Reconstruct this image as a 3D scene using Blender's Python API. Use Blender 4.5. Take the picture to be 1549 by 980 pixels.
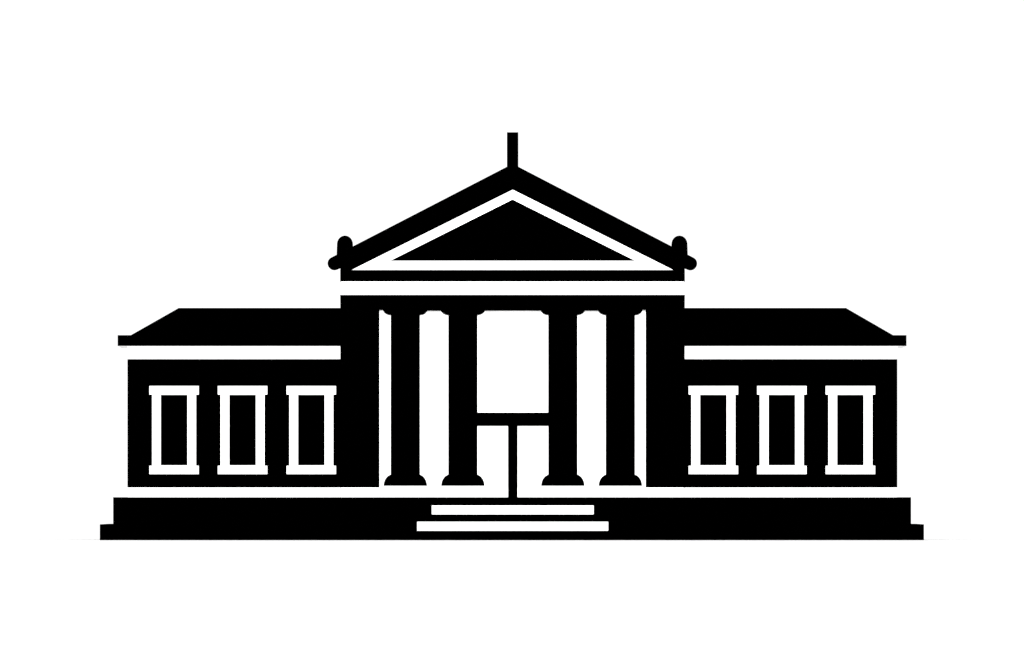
import bpy, bmesh, math
from mathutils import Vector

S = bpy.context.scene
for o in list(bpy.data.objects):
    bpy.data.objects.remove(o)

# ------------------------------------------------------------------ camera
DIST = 900.0           # metres from the lens to the front of the portico (y = 0)
PPM = 30.0             # photo pixels per metre at that distance
CX, HY = 774.5, 752.0  # photo column of the axis, photo row of the eye level
EYE = 65 / PPM * (DIST - 2.2) / DIST
cam = bpy.data.cameras.new('camera')
cam.sensor_width = 36
cam.lens = 36 * DIST / (1549 / PPM)
cam.shift_y = (HY - 490) / 1549
cam.clip_start = 1
cam.clip_end = 30000
co = bpy.data.objects.new('camera', cam)
co.location = (0, -DIST, EYE)
co.rotation_euler = (math.radians(90), 0, 0)
S.collection.objects.link(co)
S.camera = co

# ------------------------------------------------------------------ sky: even white overcast
w = bpy.data.worlds.new('World')
S.world = w
w.use_nodes = True
bg = w.node_tree.nodes['Background']
bg.inputs['Color'].default_value = (1, 1, 1, 1)
bg.inputs['Strength'].default_value = 1.0

sun = bpy.data.lights.new('sun', 'SUN')
sun.energy = 5.0
sun.angle = math.radians(3)
so = bpy.data.objects.new('sun', sun)
so.rotation_euler = (math.radians(88.2), 0, 0)
so.location = (0, -60, 60)
S.collection.objects.link(so)

S.view_settings.view_transform = 'Standard'
S.view_settings.look = 'None'
S.view_settings.gamma = 1
S.view_settings.exposure = 0.25
S.render.resolution_x, S.render.resolution_y = 1024, 648


# ------------------------------------------------------------------ materials
def mat(name, c0, c1, scale, rough):
    m = bpy.data.materials.new(name)
    m.use_nodes = True
    n, l = m.node_tree.nodes, m.node_tree.links
    b = n['Principled BSDF']
    tc = n.new('ShaderNodeTexCoord')
    nz = n.new('ShaderNodeTexNoise')
    nz.inputs['Scale'].default_value = scale
    nz.inputs['Detail'].default_value = 6
    r = n.new('ShaderNodeValToRGB')
    r.color_ramp.elements[0].position = .35
    r.color_ramp.elements[1].position = .65
    r.color_ramp.elements[0].color = (*[c0] * 3, 1)
    r.color_ramp.elements[1].color = (*[c1] * 3, 1)
    l.new(tc.outputs['Object'], nz.inputs['Vector'])
    l.new(nz.outputs['Fac'], r.inputs['Fac'])
    l.new(r.outputs['Color'], b.inputs['Base Color'])
    b.inputs['Roughness'].default_value = rough
    b.inputs['Specular IOR Level'].default_value = 0
    return m


BLACK = mat('matt_black_paint', 0.0, 0.00002, 3, 1)
GLASS = mat('blacked_out_glass', 0.0, 0.00001, 1, 1)
WHITE = mat('white_paint', .86, .90, 2, .9)
PAVE = mat('white_ground', .90, .94, .3, .95)


# ------------------------------------------------------------------ helpers
def X(px, d):
    return (px - CX) / PPM * (DIST + d) / DIST


def Z(py, d):
    return max(0.0, EYE + (HY - py) / PPM * (DIST + d) / DIST)


def link(name, bm, m, parent=None):
    bmesh.ops.recalc_face_normals(bm, faces=bm.faces)
    me = bpy.data.meshes.new(name)
    bm.to_mesh(me)
    bm.free()
    me.materials.append(m)
    o = bpy.data.objects.new(name, me)
    S.collection.objects.link(o)
    if parent:
        o.parent = parent
    return o


def add_box(bm, x0, y0, x1, y1, d0, d1):
    """rows/columns measured at the front face (depth d0), extruded back to d1"""
    add_prism(bm, [(x0, y0), (x1, y0), (x1, y1), (x0, y1)], d0, d1)


def add_prism(bm, pts, d0, d1):
    P = [(X(a, d0), Z(b, d0)) for a, b in pts]
    f = [bm.verts.new((a, d0, b)) for a, b in P]
    k = [bm.verts.new((a, d1, b)) for a, b in P]
    bm.faces.new(f)
    bm.faces.new(k[::-1])
    n = len(P)
    for i in range(n):
        j = (i + 1) % n
        bm.faces.new((f[i], k[i], k[j], f[j]))


def box(name, x0, y0, x1, y1, d0, d1, m, parent):
    bm = bmesh.new()
    add_box(bm, x0, y0, x1, y1, d0, d1)
    return link(name, bm, m, parent)


def prism(name, pts, d0, d1, m, parent):
    bm = bmesh.new()
    add_prism(bm, pts, d0, d1)
    return link(name, bm, m, parent)


def lathe(name, cx, prof, d, m, parent, seg=96):
    """prof: list of (radius px, row) measured on the axis depth d"""
    bm = bmesh.new()
    rings = []
    for r, py in prof:
        R, z = r / PPM * (DIST + d) / DIST, Z(py, d)
        if r < 1e-4:
            rings.append([bm.verts.new((X(cx, d), d, z))])
        else:
            rings.append([bm.verts.new((X(cx, d) + R * math.cos(2 * math.pi * i / seg),
                                        d + R * math.sin(2 * math.pi * i / seg), z)) for i in range(seg)])
    for a, b in zip(rings, rings[1:]):
        for i in range(seg):
            j = (i + 1) % seg
            if len(a) == 1:
                bm.faces.new((a[0], b[i], b[j]))
            elif len(b) == 1:
                bm.faces.new((a[i], b[0], a[j]))
            else:
                bm.faces.new((a[i], b[i], b[j], a[j]))
    for r in (rings[0], rings[-1]):
        if len(r) > 1:
            bm.faces.new(r)
    o = link(name, bm, m, parent)
    for p in o.data.polygons:
        p.use_smooth = len(p.vertices) <= 4 and abs(p.normal.z) < .98
    return o


def copy_tree(src, name, parent, dx):
    c = src.copy()
    S.collection.objects.link(c)
    c.parent = parent
    c.location.x += dx
    for ch in src.children:
        g = ch.copy()
        S.collection.objects.link(g)
        g.parent = c
    return c


# ------------------------------------------------------------------ ground
bm = bmesh.new()
v = [bm.verts.new(p) for p in ((-9000, -1000, -.004), (9000, -1000, -.004), (9000, 18000, -.004), (-9000, 18000, -.004))]
bm.faces.new(v)
g = link('ground', bm, PAVE)
g['kind'] = 'structure'

# ------------------------------------------------------------------ the building
B = bpy.data.objects.new('museum_building', None)
S.collection.objects.link(B)
B['label'] = 'black and white classical museum with four columns, triangular pediment and two low wings'
B['category'] = 'building'

# stepped base (plinth): two courses, and the white course between it and the walls
bm = bmesh.new()
add_box(bm, 150.9, 793.0, 1397.7, 825, -2.2, 17.2)
add_box(bm, 171.1, 752.0, 1378.2, 793.0, -1.5, 16.5)
link('plinth', bm, BLACK, B)

# white course under the walls; split in the middle so that the door post runs down to the plinth
bm = bmesh.new()
add_box(bm, 515.3, 737.45, 768.5, 751.95, -.05, 2.04)
add_box(bm, 782.9, 737.45, 1034.7, 751.95, -.05, 2.04)
link('stylobate', bm, WHITE, B)
for a, b in ((193.1, 515.0), (1035.0, 1357.1)):
    box('base_course', a, 737.45, b, 751.95, 1.62, 9.5, WHITE, B)

# ---- steps
bm = bmesh.new()
add_box(bm, 654.5, 777.8, 896.9, 789.3, -2.62, -1.5)
add_box(bm, 632.3, 802.7, 918.6, 825, -3.02, -2.2)
st = link('staircase', bm, BLACK, B)
o = box('step', 653.3, 764.6, 898.0, 777.8, -2.70, -1.5, WHITE, st)
o['label'] = 'upper, narrower white step'
o = box('step', 631.1, 789.3, 919.9, 802.7, -3.10, -2.2, WHITE, st)
o['label'] = 'lower, wider white step'

# ---- wings
WIN_L = (263.3, 366.9, 470.9)
WIN_R = (1079.0, 1182.6, 1286.3)
D_WALL = 1.6


def wing(xa, xb, centres):
    bm = bmesh.new()
    add_box(bm, xa, 543.0, xb, 583.4, D_WALL, 9.5)                 # above the windows
    add_box(bm, xa, 717.4, xb, 737.4, D_WALL, 9.5)                # below them
    add_box(bm, xa, 583.4, xb, 717.4, D_WALL + .45, 9.5)           # body behind
    edges = [xa] + [e for c in centres for e in (c - 33.6, c + 33.6)] + [xb]
    for i in range(0, len(edges), 2):
        add_box(bm, edges[i], 583.4, edges[i + 1], 717.4, D_WALL, D_WALL + .45)
    link('wall', bm, BLACK, B)
    box('frieze', xa, 523.2, xb, 542.98, D_WALL + .02, 9.4, WHITE, B)


wing(192.8, 515.6, WIN_L)
wing(1034.4, 1357.4, WIN_R)


def window(c):
    bm = bmesh.new()
    add_box(bm, c - 33.2, 596.6, c - 20.1, 704.5, D_WALL - .03, D_WALL + .3)
    add_box(bm, c + 20.2, 596.6, c + 33.2, 704.5, D_WALL - .03, D_WALL + .3)
    f = link('window', bm, WHITE, B)
    bm = bmesh.new()
    add_box(bm, c - 37.3, 583.8, c + 37.3, 596.6, D_WALL - .10, D_WALL + .3)
    add_box(bm, c - 20.08, 596.6, c + 20.18, 597.1, D_WALL - .02, D_WALL + .3)
    link('lintel', bm, WHITE, f)
    bm = bmesh.new()
    add_box(bm, c - 37.3, 704.5, c + 37.3, 717.0, D_WALL - .12, D_WALL + .3)
    add_box(bm, c - 20.08, 703.8, c + 20.18, 704.5, D_WALL - .02, D_WALL + .3)
    link('sill', bm, WHITE, f)
    box('pane', c - 20.05, 597.1, c + 20.15, 703.8, D_WALL + .12, D_WALL + .16, GLASS, f)
    return f


w0 = window(WIN_L[0])
for c in WIN_L[1:] + WIN_R:
    copy_tree(w0, 'window', B, X(c, D_WALL) - X(WIN_L[0], D_WALL))


def hip_roof(side):
    # outer eave edge, foot of the slope, end of the flat top (photo columns), inner edge at the portico
    if side < 0:
        xo, xf, xt, xi = 177.9, 197.5, 270.2, 515.3
    else:
        xo, xf, xt, xi = 1371.3, 1351.4, 1279.8, 1034.7
    de = 1.05                                   # front of the eave
    dfoot, dtop = de + .62, de + .62 + 2.4      # front slope
    back = 9.9
    bm = bmesh.new()
    zf, zt = Z(506.8, de), Z(465.7, dtop)
    Xf, Xt, Xi = X(xf, dfoot), X(xt, dtop), X(xi, de)
    foot = [(Xf, dfoot), (Xi, dfoot), (Xi, back - .6), (Xf, back - .6)]
    top = [(Xt, dtop), (Xi, dtop), (Xi, back - 3), (Xt, back - 3)]
    a = [bm.verts.new((x, y, zf)) for x, y in foot]
    b = [bm.verts.new((x, y, zt)) for x, y in top]
    bm.faces.new(a)
    bm.faces.new(b)
    for i in range(4):
        j = (i + 1) % 4
        bm.faces.new((a[i], a[j], b[j], b[i]))
    r = link('wing_roof', bm, BLACK, B)
    box('eave', min(xo, xi), 506.8, max(xo, xi), 523.4, de, back, BLACK, r)
    box('soffit', min(xo, xi) + .3, 523.42, max(xo, xi) - .3, 523.7, de + .02, back - .02, WHITE, r)


hip_roof(-1)
hip_roof(1)

# ---- central block: side walls (antae) and the white porch walls
for a, b in ((514.7, 573.4), (977.3, 1035.9)):
    box('pier', a, 467.72, b, 737.4, .03, 4.6, BLACK, B)
bm = bmesh.new()
add_box(bm, 573.0, 465.0, 977.7, 751.9, 2.05, 2.3)
link('porch_wall', bm, WHITE, B)
box('rear_hall', 517.5, 400, 1033, 751.9, 4.62, 15.6, BLACK, B)

# architrave: its soffit is a hair lower over the inner bays
prism('architrave', [(514.6, 445.9), (1036.0, 445.8), (1035.8, 467.7), (961, 467.7), (950, 469.0), (600, 469.0),
                     (590, 467.7), (514.8, 467.7)], 0.0, 4.6, BLACK, B)
box('frieze', 516.0, 425.5, 1034.6, 445.9, .06, 4.5, WHITE, B)

# ---- columns
CAP = [(22.0 + 11.9 * math.cos(t), 467 + 9.1 * math.sin(t)) for t in [math.radians(k) for k in range(0, 91, 6)]]
BASE = [(19.5 + 13.3 * math.cos(t), 735.0 - 17.4 * math.sin(t)) for t in [math.radians(k) for k in range(0, 81, 5)]]


def column(cx):
    s = lathe('column', cx, [(22.0, 474.5), (22.0, 719)], 1.2, BLACK, B)
    lathe('capital', cx, [(CAP[0][0], 465.0)] + CAP, 1.2, BLACK, s)
    lathe('base', cx, BASE, 1.2, BLACK, s)
    bm = bmesh.new()
    add_box(bm, cx - 32.2, 735.02, cx + 32.2, 737.44, .12, 2.03)
    link('plinth_block', bm, WHITE, s)
    return s


COLS = (613.1, 700.2, 851.4, 938.4)
c0 = column(COLS[0])
for c in COLS[1:]:
    copy_tree(c0, 'column', B, X(c, 1.2) - X(COLS[0], 1.2))

# ---- doorway between the inner columns
dw = box('doorway', 717.0, 623.9, 834.5, 644.2, 1.0, 1.5, BLACK, B)
box('door_post', 768.5, 644.2, 782.9, 754, 1.02, 1.48, BLACK, dw)
for a, b in ((718.0, 768.4), (783.0, 833.5)):
    box('door_leaf', a, 644.22, b, 737.4, 1.30, 1.38, WHITE, dw)

# ---- pediment: black rake and base cornice, white moulding, black tympanum
K = .5186
AX = 775.45                                     # axis of the gable
APEX = 251.8 - 8.25 * K


def rake(side):
    cxp, cyp, r = (505.5, 398.3, 10.0) if side < 0 else (1044.6, 398.5, 10.0)
    n = math.atan(K)
    pts = [(AX, APEX)]
    # rounded nose of the raking cornice, from the upper tangent round to the lower side
    for i in range(25):
        t = math.radians(90) + n + (math.pi * 1.02) * i / 24 if side < 0 else math.radians(90) - n - (math.pi * 1.02) * i / 24
        pts.append((cxp + r * math.cos(t), cyp - r * math.sin(t)))
    if side < 0:
        pts += [(514.8, 405.4), (514.8, 408.5), (531.5, 408.5)]
    else:
        pts += [(1035.8, 405.8), (1035.8, 408.3), (1018.8, 408.3)]
    pts.append((775.6, 286.6))
    return pts


L, R = rake(-1), rake(1)
bm = bmesh.new()
outer = L[:-1] + [(531.5, 408.5)]
add_prism(bm, L + [(AX, 286.6)] if abs(L[-1][0] - AX) > 1 else L, -.12, 1.2)
add_prism(bm, R, -.12, 1.2)
add_box(bm, 514.6, 408.2, 1036.0, 425.6, -.12, 1.2)
ped = link('pediment', bm, BLACK, B)

bm = bmesh.new()
o3 = [(532.0, 408.3), (1018.3, 408.3), (775.6, 286.9)]
i3 = [(589.6, 394.5), (961.6, 394.5), (775.3, 301.4)]
for d0, d1 in ((-.04, .5),):
    F = [bm.verts.new((X(a, d0), d0, Z(b, d0))) for a, b in o3]
    G = [bm.verts.new((X(a, d0), d0, Z(b, d0))) for a, b in i3]
    F2 = [bm.verts.new((v.co.x, d1, v.co.z)) for v in F]
    G2 = [bm.verts.new((v.co.x, d1, v.co.z)) for v in G]
    for i in range(3):
        j = (i + 1) % 3
        bm.faces.new((F[i], F[j], G[j], G[i]))
        bm.faces.new((F2[i], F2[j], G2[j], G2[i]))
        bm.faces.new((F[i], F[j], F2[j], F2[i]))
        bm.faces.new((G[i], G[j], G2[j], G2[i]))
link('moulding', bm, WHITE, ped)
prism('tympanum', i3, .02, .45, BLACK, ped)

# corner knobs standing on the ends of the rake
for cx in (521.8, 1027.8):
    prof = [(12.7, 396), (12.65, 386), (12.35, 375), (12.1, 369.5)]
    prof += [(12.1 * math.cos(math.radians(t)), 369.3 - 13.1 * math.sin(math.radians(t))) for t in range(8, 90, 8)] + [(0, 356.2)]
    o = lathe('corner_knob', cx, prof, .30, BLACK, ped)

# main gable roof behind the pediment, and the post at its peak
roof = prism('roof', [(AX, APEX + 2), (1030, 386.5), (1033, 424), (518, 424), (520.5, 386.5)], 1.22, 15.9, BLACK, B)
box('roof_post', 766.8, 199.9, 784.1, 262, .0, .55, BLACK, roof)
